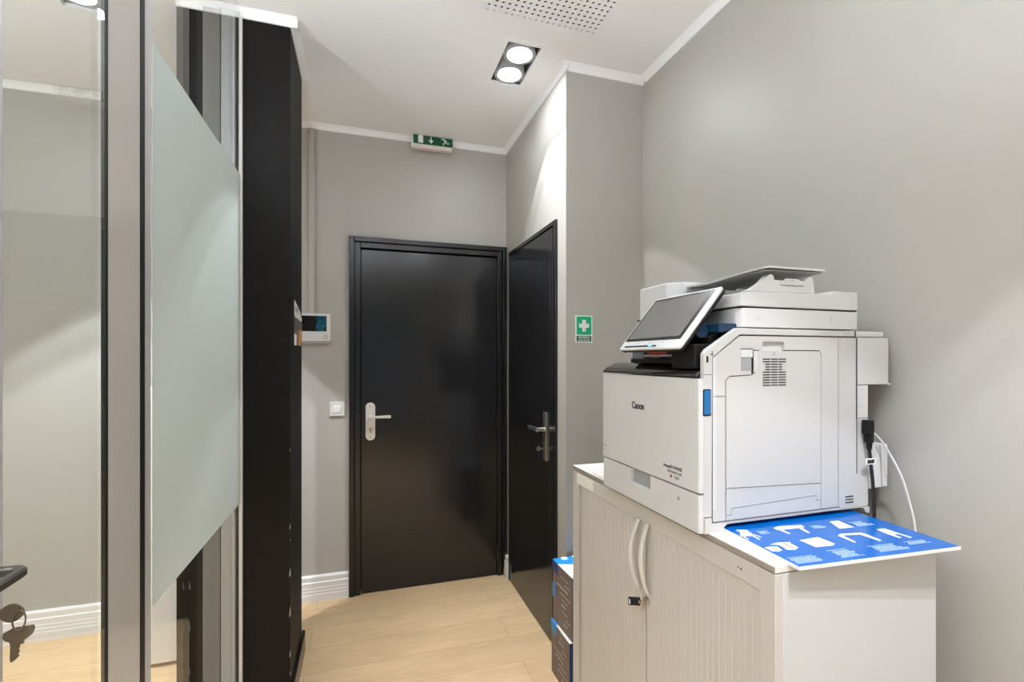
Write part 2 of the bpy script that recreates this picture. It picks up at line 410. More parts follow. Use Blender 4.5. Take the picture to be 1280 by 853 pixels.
# ---------------------------------------------------------------- doors
def door1():
    e = empty('door_1', (.41, YB, 0), kind='structure')
    def P(mb, n, m, par=e, **k):
        mb.bm.transform(Matrix.Translation((-.41, -YB, 0))); return mb.build(n, m, par, **k)
    x0, x1, t = -.071, .888, 2.104
    mb = MB()
    for a, b, d in ((0, .030, .030), (.030, .064, .020)):
        mb.box(x0+a, x0+b, YB-d, YB, 0, t-a); mb.box(x1-b+.004, x1-a, YB-d, YB, 0, t-a); mb.box(x0+b, x1-b+.004, YB-d, YB, t-b, t-a)
    mb.box(x0+.024, x1-.020, YB+.034, YB+.05, 0, t-.014)  # unseen backing added behind the leaf to block outside light in the gap
    P(mb, 'door_frame', M['black_frame'], bevel=.0035)
    lf = P(MB().box(-.003, .8255, YB-.008, YB+.032, .008, 2.033), 'door_leaf', M['black_gloss'], bevel=.002)
    # backplate with lever
    pl = rounded(rect(.021, .076, .905, 1.128), .026, 8)
    p = P(MB().prism(pl, 'y', YB-.014, YB-.008), 'handle_plate', M['ivory'], lf, bevel=.0015)
    mb = MB().cyl((.045, YB-.014, 1.044), (.045, YB-.050, 1.044), .0085, 16)
    mb.rings([[(x, YB-.046+dy*w, 1.045+dz*h) for dy, dz in ((-1,-.8),(-.4,-1),(.4,-1),(1,-.8),(1,.8),(.4,1),(-.4,1),(-1,.8))] for x, w, h in ((.040,.006,.007),(.052,.007,.0075),(.09,.006,.0075),(.13,.0065,.0085),(.158,.007,.009),(.164,.005,.007))])
    P(mb, 'lever', M['ivory'], p, smooth=True)
    key = circ(.049, .972, .0085, 20)
    P(MB().prism(key, 'y', YB-.020, YB-.013).box(.0445, .0535, YB-.018, YB-.013, .950, .968), 'lock_cylinder', M['brass'], p, bevel=.0008)
    mb = MB()
    for z in (1.106, .925): mb.cyl((.047, YB-.016, z), (.047, YB-.0138, z), .0042, 12)
    P(mb, 'screw', M['brass'], p)
    for z in (.994, .148, 1.80):
        P(MB().cyl((.829, YB-.016, z-.05), (.829, YB-.016, z+.05), .0075, 14), 'hinge', M['black_frame'], smooth=True)
door1()

def door2():
    e = empty('door_2', (XC, 2.48, 0), kind='structure')
    T = Matrix.Translation((-XC, -2.48, 0))
    def P(mb, n, m, par=e, **k):
        mb.bm.transform(T); return mb.build(n, m, par, **k)
    y0, y1, t = D2
    mb = MB()
    mb.box(XC-.012, XC+.05, y0, y0+.030, 0, t); mb.box(XC-.012, XC+.05, y1-.016, y1, 0, t); mb.box(XC-.012, XC+.05, y0+.030, y1-.016, t-.022, t)
    mb.box(XC+.034, XC+.05, y0+.030, y1-.016, 0, t-.022)  # added backing sheet, keeps outside light from showing round this leaf
    P(mb, 'door_frame', M['black_frame'], bevel=.002)
    lf = P(MB().box(XC-.008, XC+.032, y0+.080, y1-.019, .008, t-.026), 'door_leaf', M['black_lam'], bevel=.0015)
    P(MB().box(XC+.004, XC+.030, y0+.030, y0+.048, .008, t-.04), 'strike_rebate', M['gasket'])
    P(MB().box(XC-.008, XC+.03, y0+.048, y0+.0785, .008, t-.026), 'edge_strip', M['black_lam'], bevel=.0012)
    py = 2.236
    p = P(MB().box(XC-.018, XC-.008, py-.019, py+.019, .878, 1.120), 'handle_plate', M['steel'], lf, bevel=.0012)
    mb = MB().cyl((XC-.018, py, 1.034), (XC-.060, py, 1.034), .0105, 18)
    mb.rings([[(XC-.058+dx*w, y, 1.034+dz*h) for dx, dz in ((-1,-.5),(-.5,-1),(.5,-1),(1,-.5),(1,.5),(.5,1),(-.5,1),(-1,.5))] for y, w, h in ((py-.012,.008,.0105),(py+.02,.008,.0105),(py+.10,.007,.0095),(py+.125,.006,.008))])
    P(mb, 'lever', M['steel'], p, smooth=True)
    mb = MB().ring((XC-.046, py+.004, .938), (0, 1, 0), .004, .011, -.001, .001, 20); mb.box(XC-.036, XC-.016, py+.003, py+.005, .9355, .9405)
    P(mb, 'key', M['steel'], p)
door2()

# ---------------------------------------------------------------- glazed partition (room side is x = XG)
def partition():
    e = empty('window_1', (XG, 1.5, 0), kind='structure')
    T = Matrix.Translation((-XG, -1.5, 0))
    def P(mb, n, m, par=e, **k):
        mb.bm.transform(T); return mb.build(n, m, par, **k)
    g0 = XG-.010
    P(MB().box(g0, XG, .790, 1.0465, .06, CZ-.003), 'glass_pane', M['glass'])
    P(MB().box(g0, XG, 1.060, 1.1915, .06, CZ-.003), 'mullion_panel', M['band'], label='opaque glossy grey panel')
    c = P(MB().box(g0, XG, 1.2510, 2.056, .06, CZ-.003), 'glass_pane', M['glass'])
    P(MB().box(XG+.0004, XG+.0016, 1.252, 2.052, .838, 2.093), 'frosted_film', M['film'], c, label='frosted band across the middle of the clear pane')
    P(MB().box(XG-.006, XG+.0005, 1.0485, 1.0590, 0, CZ-.001), 'gasket', M['gasket'])
    P(MB().box(XG-.010, XG+.001, 1.1925, 1.2135, 0, CZ-.001), 'gasket', M['gasket'])
    P(MB().box(XG-.0105, XG-.0008, 1.2150, 1.2500, 0, CZ-.001), 'stile', M['alu'], bevel=.001)
    P(MB().box(XG-.058, XG-.013, 2.030, 2.074, 0, 2.704), 'end_profile', M['alu'], bevel=.001, label='light aluminium end profile')
    P(MB().box(XG-.0605, XG-.0585, 2.028, 2.074, 0, 2.704), 'gasket', M['gasket'])
    P(MB().box(XG-.120, XG-.061, 2.040, 2.074, 0, 2.704), 'end_profile', M['alu_grey'], bevel=.001, label='darker grey end profile')
    P(MB().box(XG-.004, XG+.006, 2.0575, 2.074, 0, 2.704), 'edge_bead', M['trim'], bevel=.001)
    P(MB().box(XG-.065, XG+.004, .79, 2.05, 0, .06), 'bottom_rail', M['alu'], bevel=.002)
partition()

def glass_door():
    e = empty('door_3', (XG, .3, 0), kind='structure')
    T = Matrix.Translation((-XG, -.3, 0))
    def P(mb, n, m, par=e, **k):
        mb.bm.transform(T); return mb.build(n, m, par, **k)
    P(MB().box(XG-.045, XG+.002, .690, .7880, 0, CZ-.01), 'door_stile', M['alu'], bevel=.002)
    P(MB().box(XG-.010, XG, -.2, .689, .06, CZ-.003), 'glass_pane', M['glass'])
    P(MB().box(XG-.045, XG+.002, -.2, .689, 0, .06), 'bottom_rail', M['alu'], bevel=.002)
    # U shaped lever bar
    hz = 1.131; xa = XG+.003; xb = XG+.052; ya = .62; yb = .737
    path = rounded([(xa, ya), (xb, ya), (xb, yb), (xa+.012, yb)], [0, .012, .012, 0], 6)
    rs = []
    for i, p in enumerate(path):
        d = Vector(path[min(i+1, len(path)-1)]) - Vector(path[max(i-1, 0)]); d.normalize(); n = Vector((-d.y, d.x))
        rs.append([(p[0]+n.x*.0058*a, p[1]+n.y*.0058*a, hz+.0055*b) for a, b in ((-1,-.6),(-.6,-1),(.6,-1),(1,-.6),(1,.6),(.6,1),(-.6,1),(-1,.6))])
    P(MB().rings(rs), 'lever', M['handledark'], smooth=True, label='dark bronze bar lever')
    P(MB().cyl((XG+.002, .752, 1.0735), (XG+.010, .752, 1.0735), .010, 20), 'lock_cylinder', M['handledark'])
glass_door()

def keys():
    e = empty('key_bunch', (-.413, .752, 1.0735), 'two dark keys on a small ring hanging in the lock of the glass door', 'keys')
    # key in the lock: round bow in the plane facing the camera, blade into the cylinder
    mb = MB(); bow = []
    for t in range(24):
        a = 2*math.pi*t/24; bow.append((.0115*math.cos(a)*(1+.12*math.cos(2*a)), .0115*math.sin(a)))
    mb.prism([(x-.002, z) for x, z in bow], 'y', -.0012, .0012)
    mb.box(-.0215, -.012, -.0011, .0011, -.004, .004)
    mb.build('lock_key', M['keymetal'], e, bevel=.0004)
    mb = MB(); n = 24
    mb.tube([(.0075+.0065*math.cos(2*math.pi*t/n), -.004+.0015*math.sin(2*math.pi*t/n), -.0085+.0115*math.sin(2*math.pi*t/n)) for t in range(n+1)], .0009, 8)
    mb.build('key_ring', M['keymetal'], e, smooth=True)
    hz = -.0285
    bow = [(-.0135, .000), (-.0125, .006), (-.007, .0085), (-.004, .0105), (.006, .0115), (.0165, .012), (.0185, .008), (.0165, .001), (.011, -.004), (.0075, -.006), (.0075, -.010), (-.0060, -.010), (-.0065, -.0065), (-.011, -.004)]
    mb = MB().prism([(x+.004, z+hz) for x, z in bow], 'y', -.0035, -.0012)
    bl = [(-.0040, -.010), (.0060, -.010), (.0055, -.014), (.0045, -.016), (.0055, -.019), (.0040, -.022), (.0050, -.025), (.0000, -.030), (-.0035, -.032), (-.0045, -.028)]
    mb.prism([(x+.002, z+hz) for x, z in bl], 'y', -.003, -.0016)
    mb.build('hanging_key', M['keymetal'], e, bevel=.0004)
keys()

# white storage unit in the office behind the frosted pane
def office_unit():
    e = empty('office_cupboard', (-.85, 2.72, 0), 'white office cupboard seen through the bottom of the frosted glass pane', 'cupboard')
    MB().box(-.15, .17, -.18, .20, .012, 1.25).build('carcass', M['slab'], e, bevel=.002)
    MB().box(-.145, .165, -.165, .195, 0, .012).build('plinth', M['gasket'], e)
    MB().box(-.148, .168, -.198, -.182, .018, 1.245).build('door', M['slab'], e, bevel=.0015)
office_unit()

# ---------------------------------------------------------------- downlights
def downlight(x, y, power, label, group='twin recessed downlights'):
    e = empty('ceiling_downlight', (x, y, CZ), label, 'ceiling light', group=group)
    mb = MB(); a, b, c, d = .076, .155, .098, .178
    for bx in ((-c, -a, -d, d), (a, c, -d, d), (-a, a, -d, -b), (-a, a, b, d)): mb.box(*bx, -.0018, -.0002)
    mb.build('trim_frame', M['ceil'], e)
    mb = MB(); h = .11; t = .003
    mb.box(-a, a, -b, b, h, h+t)
    mb.box(-a, -a+t, -b, b, 0.013, h); mb.box(a-t, a, -b, b, 0.013, h); mb.box(-a+t, a-t, -b, -b+t, 0.013, h); mb.box(-a+t, a-t, b-t, b, 0.013, h)
    mb.build('housing', M['lamp_box'], e)
    for s in (-1, 1):
        cy = s*.0765
        rg = MB().ring((0, cy, 0), (0, 0, 1), .0560, .0715, .002, .008).ring((0, cy, 0), (0, 0, 1), .0655, .0700, .008, .075).build('lamp_ring', M['ring'], e, smooth=True)
        MB().cyl((0, cy, .0125), (0, cy, .020), .0490, 40).build('lamp_disc', M['lamp'], rg)
        for watts, size, blend in ((power[0], 75, .09), (power[1], 50, 1.0)):
            l = bpy.data.lights.new('downlight_beam', 'SPOT'); l.energy = watts; l.color = SPOT_C; l.spot_size = R(size); l.spot_blend = blend; l.shadow_soft_size = .012 if size > 60 else .03
            o = bpy.data.objects.new('downlight_beam', l); COL.objects.link(o); o.parent = e; o.location = (0, cy, .008)
downlight(*LAMPS[0], DL_NEAR, 'twin recessed downlight in the ceiling near the closet door')
downlight(*LAMPS[1], DL_OFFICE, 'twin recessed downlight seen through the glass at the top left')
downlight(*LAMPS[2], DL_BACK, 'twin recessed downlight in the corridor ceiling behind the camera')
downlight(*LAMPS[3], DL_OFFICE, 'added twin fill downlight in the office ceiling behind the camera')  # added out of view as extra fill for the office

# ---------------------------------------------------------------- exit sign
def exit_sign():
    e = empty('exit_sign', (.412, YB, CZ-.04), 'green emergency exit sign with running man hanging under the ceiling', 'sign')
    T = Matrix.Translation((-.412, -YB, -(CZ-.04)))
    def P(mb, n, m, par=e, **k):
        mb.bm.transform(T); return mb.build(n, m, par, **k)
    x0, x1 = .285, .534; yf = 2.905
    P(MB().box(x0, x1, yf, YB-.038, 2.664, CZ-.001), 'housing', M['signwhite'], bevel=.003)
    P(MB().box(x0-.004, x1-.006, yf-.010, yf+.03, 2.656, 2.680), 'diffuser_strip', M['pinkwhite'], bevel=.003)
    pn = P(MB().box(.2935, .5305, yf-.0025, yf, 2.683, 2.7345), 'panel', M['green'])
    mb = MB(); y = yf-.0036; yy = yf-.0022
    mb.prism(rect(.323, .352, 2.689, 2.7345), 'y', y, yy); P(mb, 'door_pictogram', M['signwhite'], pn); mb = MB()
    mb.prism([(.3965, 2.730), (.4035, 2.730), (.4035, 2.710), (.4160, 2.710), (.400, 2.690), (.384, 2.710), (.3965, 2.710)], 'y', y, yy); P(mb, 'arrow_pictogram', M['signwhite'], pn); mb = MB()
    def q(pts): mb.prism([(.482+a*.00095, 2.7095+b*.00086) for a, b in pts], 'y', y, yy)
    q(circ(-4, 22, 4.6, 14))
    q([(-6, 17), (2, 17), (6, 8), (10, -2), (2, -3), (-3, 4)])                     # torso
    q([(-5, 16), (-14, 21), (-22, 26), (-24, 22), (-15, 15), (-4, 11)])            # arm reaching forward
    q([(2, 16), (12, 12), (17, 5), (14, 3), (9, 8), (3, 10)])                      # arm swung back
    q([(3, 0), (10, 0), (20, -6), (32, -3), (32, -8), (20, -12), (9, -6)])         # trailing leg
    q([(2, 0), (6, -3), (-3, -11), (-5, -24), (-11, -24), (-9, -8)])               # leading leg
    P(mb, 'running_man_pictogram', M['signwhite'], pn)
exit_sign()

# ---------------------------------------------------------------- first aid sign
def aid_sign():
    e = empty('first_aid_sign', (.9795, YJ, 1.526), 'green first aid sign with a white cross on the wall beside the closet door', 'sign')
    w, h = .0425, .0625
    MB().prism(rect(-w, w, -h, h), 'y', -.004, -.0003).build('backing', M['signwhite'], e)
    MB().prism(rounded(rect(-w+.005, w-.005, -h+.036, h-.005), .005, 4), 'y', -.0046, -.0038).build('green_field', M['green2'], e)
    MB().prism(rounded(rect(-w+.005, w-.005, -h+.004, -h+.031), .003, 4), 'y', -.0046, -.0038).build('caption_field', M['green3'], e)
    a, b, c = .0095, .027, .0155
    MB().prism([(x, z+c) for x, z in ((-a,-b),(a,-b),(a,-a),(b*.93,-a),(b*.93,a),(a,a),(a,b),(-a,b),(-a,a),(-b*.93,a),(-b*.93,-a),(-a,-a))], 'y', -.0054, -.0044).build('white_cross', M['signwhite'], e)
    mb = MB()
    mb.mesh(text_mesh('PREMIERS', .0135, .0003, 1.0, 0, 'CENTER'), face_negy((0, -.0050, -.0435)))
    mb.mesh(text_mesh('SECOURS', .0135, .0003, 1.0, 0, 'CENTER'), face_negy((0, -.0050, -.0565)))
    mb.build('caption', M['signwhite'], e)
aid_sign()

# ---------------------------------------------------------------- intercom, switch, trunking, leaflet
def intercom():
    e = empty('video_intercom', (-.27, YB, 1.565), 'white video intercom with dark screen on the back wall', 'intercom')
    x0, x1 = -.09, .099
    MB().prism(rounded(rect(x0, x1, -.078, .082), .006), 'y', -.026, 0).prism([(x0+.004, -.080), (x1-.006, -.080), (x1-.02, -.088), (x0+.02, -.088)], 'y', -.020, 0).build('body', M['cablew'], e, bevel=.002)
    MB().prism(rect(x0+.018, x1-.022, -.020, .068), 'y', -.0275, -.0255).build('screen', M['bezel'], e)
    mb = MB().prism([(.018, -.017), (.073, -.019), (.073, .066), (.022, .066), (.026, .03)], 'y', -.0282, -.0272)
    mb.build('screen_picture', mat('teal_screen_picture', (.006, .09, .14), .2, noise=.9, nscale=45), e)
    MB().ring((.072, -.026, -.053), (0, -1, 0), .0085, .0125, -.0005, .002, 24).build('call_button', M['plastic_mid'], e)
    mb = MB()
    for x in (-.06, -.035, -.01, .015, .04): mb.box(x-.005, x+.005, -.0268, -.0255, -.056, -.050)
    mb.build('key_row', M['plastic2'], e)
intercom()
def switch():
    e = empty('light_switch', (-.1375, YB, 1.096), 'square white light switch on the wall left of the black entrance door', 'light switch')
    MB().prism(rounded(rect(-.041, .041, -.041, .041), .004), 'y', -.010, 0).build('plate', M['cablew'], e, bevel=.002)
    MB().prism(rounded(rect(-.021, .021, -.021, .021), .002), 'y', -.0135, -.009).build('rocker', M['white'], e, bevel=.0015)
switch()
tag(MB().box(-.290, -.258, YB-.013, YB, 1.648, 2.704).build('cable_trunking', M['wall'], bevel=.001), 'greige vertical cable trunking running from the ceiling down to the intercom', 'cable trunking')
def leaflet():
    e = empty('leaflet', (PX1, 2.315, 1.54), 'colourful leaflet with a white pointed top stuck on the side of the black pier', 'leaflet')
    MB().prism([(-.135, .095), (.075, .055), (.128, .012), (.128, -.09), (-.135, -.095)], 'x', .0005, .0016).build('sheet', M['brownprint'], e)
    MB().prism([(-.135, .096), (.06, .062), (.122, .03), (.10, .02), (-.135, -.002 + .03)], 'x', .0014, .0024).build('white_flap', M['paper'], e)
    mb = MB()
    for y in (-.10, -.06, -.03): mb.prism(circ(y, .062, .014, 14), 'x', .0022, .0028)
    mb.build('flap_print', M['greyink'], e)
    MB().prism([(-.02, -.092), (.03, -.0915), (.04, -.02), (-.01, -.03)], 'x', .0014, .0022).build('orange_stripe', M['orange'], e)
    MB().prism([(.03, -.0915), (.085, -.091), (.10, -.015), (.04, -.02)], 'x', .0014, .0022).build('yellow_stripe', M['yellow'], e)
    MB().prism([(-.135, -.094), (-.075, -.093), (-.07, -.05), (-.135, -.045)], 'x', .0014, .0022).build('white_patch', M['paper'], e)
leaflet()

# ---------------------------------------------------------------- tambour cabinet
CX0, CX1, CY0, CY1, CT = .724, 1.153, .690, 1.570, 1.007
def cabinet():
    e = empty('tambour_cabinet', ((CX0+CX1)/2, (CY0+CY1)/2, 0), 'beige tambour door office cabinet with a white top under the copier', 'cabinet')
    T = Matrix.Translation((-(CX0+CX1)/2, -(CY0+CY1)/2, 0))
    def P(mb, n, m, par=e, **k):
        mb.bm.transform(T); return mb.build(n, m, par, **k)
    zt = CT-.0155
    P(MB().box(CX0, CX1, CY0, CY1, CT-.013, CT), 'cabinet_top', M['slab'], bevel=.0012)
    P(MB().box(CX0-.0008, CX0+.0006, CY0+.001, CY1-.001, CT-.0125, CT-.0010), 'edge_band', M['edgeband'], label='taupe front edge of the white top')
    mb = MB()
    mb.box(CX0+.018, CX1, CY0, CY0+.018, .0, zt)            # near side
    mb.box(CX0+.018, CX1, CY1-.018, CY1, .0, zt)            # far side
    mb.box(CX1-.012, CX1, CY0+.018, CY1-.018, .0, zt)       # back
    mb.box(CX0+.04, CX1-.012, CY0+.018, CY1-.018, .06, .08); mb.box(CX0+.04, CX1-.012, CY0+.018, CY1-.018, zt-.02, zt)
    P(mb, 'carcass', M['cabinet_side'], bevel=.0008)
    mb = MB()
    mb.box(CX0, CX0+.0178, CY0, CY0+.036, 0, zt); mb.box(CX0, CX0+.0178, CY1-.048, CY1, 0, zt)
    mb.box(CX0, CX0+.0178, CY0+.0362, CY1-.0482, zt-.045, zt); mb.box(CX0, CX0+.0178, CY0+.0362, CY1-.0482, 0, .07)
    P(mb, 'front_frame', M['cabinet'], bevel=.001)
    # roller shutters: vertical ribbed slats
    def shutter(y0, y1, gapfar):
        mb = MB(); n = round((y1-y0)/.0185); p = (y1-y0)/n; x = CX0+.004
        pts = []
        for i in range(n):
            a = y0+i*p
            pts += [(a+.0012, x+.0010), (a+.0024, x+.0002), (a+p-.0024, x+.0002), (a+p-.0012, x+.0010)]
        poly = [(px, py) for py, px in pts]
        poly = [(y0, x+.012) and (x+.012, y0)] + poly + [(x+.012, y1)]
        mb.prism(poly, 'z', .0715, zt-.0465)
        return P(mb, 'shutter_door', M['cabinet'])
    s1 = shutter(CY0+.0375, 1.1125, False)
    s2 = shutter(1.1155, CY1-.056, True)
    def bow(yc, lean):
        rs = []; n = 16
        for i in range(n+1):
            t = i/n; z = .765+.188*t; b = math.sin(math.pi*t)
            out = .003+.019*b**.8; w = .0072+.001*b; th = .0028
            rs.append([(CX0-out+sx*th, yc+lean*(b-.2)+sy*w, z) for sx, sy in ((-1,-.8),(-.6,-1),(.6,-1),(1,-.8),(1,.8),(.6,1),(-.6,1),(-1,.8))])
        return MB().rings(rs)
    P(bow(1.141, .012), 'handle', M['slab'], s2, smooth=True)
    P(bow(1.096, .004), 'handle', M['slab'], s1, smooth=True)
    P(MB().cyl((CX0-.006, 1.106, .742), (CX0+.004, 1.106, .742), .0105, 20), 'lock', M['steel'], s1)
    P(MB().prism(rounded(rect(1.412, 1.536, zt-.040, zt-.006), .004), 'x', CX0-.0008, CX0+.0004), 'label_sticker', M['paper'], label='pale sticker on the top rail')
    mb = MB().prism(circ(.773, .9685, .0022, 10), 'x', CX0-.0004, CX0+.0003).prism(circ(.781, .9690, .0018, 10), 'x', CX0-.0004, CX0+.0003)
    P(mb, 'rail_mark', M['ink'])
cabinet()
def cabkey():
    e = empty('cabinet_key', (CX0-.0065, 1.106, .742), 'small key with a black plastic head in the cabinet lock', 'key')
    MB().box(-.012, 0, -.001, .001, -.003, .003).build('key_blade', M['brass'], e)
    MB().prism(rounded(rect(-.042, -.0105, -.0105, .0105), .003), 'y', -.003, .003).build('key_head', M['dark'], e, bevel=.001)
    mb = MB().box(-.0400, -.0375, -.0034, -.0028, -.006, .006).box(-.015, -.0135, -.0034, -.0028, -.004, .004)
    mb.build('key_head_mark', M['paper'], e)
    e.rotation_euler = (0, 0, R(-24))
cabkey()
tag(MB().box(.738, .93, 1.306, 1.44, CT+.0002, CT+.0016).build('paper_sheet', mat('reddish_printed_paper', (.84, .76, .70), .6, noise=.1, nscale=25)), 'printed sheet of paper lying on the cabinet top behind the copier', 'paper')

# ---------------------------------------------------------------- photocopier
XP, YP, ZP, WP = .697, .864, CT, .436
def copier():
    E = empty('photocopier', (XP, YP, ZP), 'white office photocopier with tilted touch screen standing on the beige cabinet', 'photocopier')
    PL, PS, PM, CO, DK = M['plastic'], M['plastic_side'], M['plastic_mid'], M['plastic_core'], M['dark']
    def plan(u0, u1, v0, v1, r, r2=0.0): return rounded([(u0,v0),(u1,v0),(u1,v1),(u0,v1)], [r, 0, 0, r2], 8)
    # core
    core = MB(); core.box(.020, .470, .010, WP-.004, .024, .335)
    core.prism([(.100,.335),(.468,.335),(.468,.446),(.104,.446)], 'y', .010, WP-.004)
    core.build('inner_body', CO, E)
    # ---- front cassette with grip slot
    s0, s1, sb = .183, .274, .049
    zt, zb = .0855, .002
    fr = MB(); fr.prism(plan(0, .022, s1, WP, 0, .012), 'z', zb, zt); fr.prism(rounded([(0, .0),(.0115,.0),(.0115, s0),(0, s0)], [.0115, 0, 0, 0], 8), 'z', zb, zt)
    fr.box(0, .0115, s0, s1, zb, sb)
    cas = fr.build('paper_cassette', M['plastic2'], E, smooth=True)
    mb = MB(); mb.box(.0105, .030, s0-.001, s1+.001, sb-.004, zt); mb.build('grip_recess', PM, cas)
    MB().prism(circ(.071, .060, .0045, 16), 'x', -.0006, .0006).build('cassette_mark', PM, cas)
    # ---- front cover
    cov = MB().prism(rounded([(0, 0), (.0115, 0), (.0115, WP), (0, WP)], [.0115, 0, 0, .008], 8), 'z', .0895, .3385).build('front_cover', M['plastic2'], E, smooth=True)
    mb = MB().mesh(text_mesh('Canon', .0255, .0004, .86, .0007), face_negx((-.0002, .270, .2495)))
    mb.build('brand_lettering', M['ink'], cov)
    mb = MB().mesh(text_mesh('imageRUNNER', .0112, .0003, 1.0, .0001), face_negx((-.0002, .128, .1235)))
    mb.mesh(text_mesh('ADVANCE DX', .0082, .0003, 1.0), face_negx((-.0002, .112, .1130)))
    mb.mesh(text_mesh('C257', .0088, .0003, 1.0), face_negx((-.0002, .088, .1020)))
    mb.build('model_lettering', M['ink'], cov)
    MB().box(-.0006, .0002, .096, .102, .1018, .1085).build('red_badge', M['red'], cov)
    MB().mesh(text_mesh('DX-257', .0065, .0003), face_negx((-.0002, .4285, .1215))).build('small_lettering', M['greyink'], cov)
    # ---- black gloss deck on top of the front cover
    prof = [(.002, .3415), (.0005, .3455), (.006, .3515), (.040, .3685), (.060, .3700), (.105, .3700), (.105, .3415)]
    dk = MB().prism(prof, 'y', .012, WP-.003).build('front_deck', M['top_black'], E, bevel=.001)
    MB().box(.018, .075, .112, .307, .3702, .3832).build('output_flap', DK, E, bevel=.003)
    # ---- side frame band
    band = [(.012,.0),(.033,.0),(.033,.0),(.0345,.385),(.1085,.4365),(.4560,.4365),(.4560,.4500),(.1000,.4510),(.0205,.4035),(.0120,.3930)]
    band = [(.012,.036),(.033,.036),(.0345,.385),(.1085,.4365),(.4560,.4365),(.4560,.4500),(.1000,.4510),(.0205,.4035),(.0120,.3930)]
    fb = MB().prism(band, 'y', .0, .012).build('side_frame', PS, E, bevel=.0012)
    MB().box(.0118, .0335, -.0004, .0006, .3470, .3482).build('frame_seam', CO, fb)
    MB().prism(rounded(rect(.0095, .0300, .258, .316), .003), 'y', -.0012, .001).build('blue_handle_rim', M['dark'], fb)
    MB().prism(rounded(rect(.0112, .0283, .2605, .3135), .0025), 'y', -.0030, -.0008).build('blue_handle', M['blue_lever'], fb, bevel=.001, label='blue translucent release tab')
    mb = MB().box(.0185, .0235, -.0005, .0005, .374, .388); mb.box(.028, .036, -.0005, .0005, .391, .3925); mb.box(.033, .0345, -.0005, .0005, .3895, .399)
    mb.build('usb_port', DK, fb)
    # ---- side cover plates with the seams of the photo
    g = .0022
    sur = [(.0370,.024),(.0370,.384),(.1105,.4335),(.4030,.4335),(.4030,.024),(.3495,.024),(.3495,.394),(.3440,.4025),(.2375,.4025),(.2375,.4165),(.2330,.4215),(.1765,.4215),(.1720,.4165),(.1720,.4025),(.1585,.4025),(.1460,.4025),(.1460,.3520),(.1420,.3470),(.0810,.3440),(.0700,.3350),(.0700,.024)]
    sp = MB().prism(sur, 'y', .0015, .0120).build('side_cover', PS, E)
    MB().box(.0362, .0705, .0008, .0020, .2985, .2998).build('cover_seam', CO, sp)
    MB().box(.0360, .0455, .0008, .0016, .050, .384).build('cover_channel', M['plastic2'], sp)
    # scoop behind the finger recess and release latch
    MB().box(.170, .240, .0090, .0118, .4005, .4235).build('finger_recess', M['plastic2'], sp)
    lt = MB().prism(rect(.1130, .1445, .3850, .4030), 'y', -.0005, .0030).build('latch', PL, sp, bevel=.001)
    MB().prism(rect(.1130, .1400, .3560, .3845), 'y', .0007, .0016).build('latch_recess', M['plastic_mid'], lt)
    MB().box(.1420, .1455, .0006, .0016, .3480, .3850).build('latch_slot', DK, lt)
    MB().box(.1120, .1460, .0004, .0016, .4030, .4050).build('latch_slot', DK, lt)
    door = rounded([(.0722,.036),(.0722,.3325),(.0820,.3418),(.1432,.3448),(.1582,.3550),(.1582,.4003),(.3425,.4003),(.3472,.3935),(.3472,.046),(.3350,.046),(.3350,.058),(.0850,.050),(.0850,.036)], 0)
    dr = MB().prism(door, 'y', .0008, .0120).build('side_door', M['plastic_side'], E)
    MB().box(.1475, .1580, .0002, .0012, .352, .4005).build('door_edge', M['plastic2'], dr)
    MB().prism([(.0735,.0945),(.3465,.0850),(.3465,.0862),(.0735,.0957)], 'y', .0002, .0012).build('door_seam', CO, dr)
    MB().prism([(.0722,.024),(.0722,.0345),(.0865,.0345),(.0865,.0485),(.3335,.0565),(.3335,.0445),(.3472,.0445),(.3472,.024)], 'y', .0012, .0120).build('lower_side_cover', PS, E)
    # vents
    mb = MB()
    for r_ in range(11):
        z = .3815-.0060*r_
        for c, (a, b) in enumerate(((.1735,.1945),(.1975,.2160),(.2190,.2405))):
            if r_ in (2, 3, 4) and c == 0: a += .0075
            if r_ in (2, 3, 4) and c == 2: b -= .0110
            mb.box(a, b, .0002, .0014, z-.0012, z+.0012)
    mb.build('vent_slots', DK, dr)
    mb = MB().ring((.2065, .0010, .3935), (0, -1, 0), .0032, .0040, 0, .0004, 16).prism([(.2005,.3880),(.2015,.3880),(.2110,.3990),(.2100,.3990)], 'y', .0004, .0012)
    mb.build('door_symbol', M['greyink'], dr)
    # rear strip of the side and its slots
    rp = MB().prism([(.4055,.020),(.4055,.4335),(.4620,.4335),(.4620,.318),(.4620,.235),(.5030,.235),(.5030,.020),(.497,.017),(.41,.017)], 'y', .0015, .0120).build('rear_side_cover', PS, E)
    mb = MB()
    for z in (.0315, .0385, .0455): mb.box(.4270, .4530, .0005, .0020, z-.0010, z+.0010)
    mb.build('foot_vent', DK, rp)
    mb = MB()
    for z in (.4245, .4115): mb.prism(circ(.4215, z, .0052, 20), 'y', .0009, .0018)
    mb.build('screw_cover', M['plastic2'], rp)
    MB().box(.4632, .4655, .0005, .0110, .10, .4335).build('rear_seam', CO, E)
    # ---- base skirt with an arch where the sheet slides under
    sk = [(.0135,.0),(.0640,.0),(.0650,.004),(.0660,.0110),(.0740,.0160),(.0860,.0165),(.476,.0155),(.487,.012),(.492,.003),(.500,.0),(.506,.0),(.506,.0150),(.412,.0150),(.412,.0215),(.033,.0215),(.033,.0340),(.0135,.0340)]
    MB().prism(sk, 'y', .0, .014).build('base_skirt', PS, E)
    MB().box(.033, .407, .0005, .0016, .0218, .0236).build('base_seam', CO, E)
    MB().box(.020, .50, .014, WP-.004, .0175, .0238).build('base_plate', M['plastic_mid'], E)
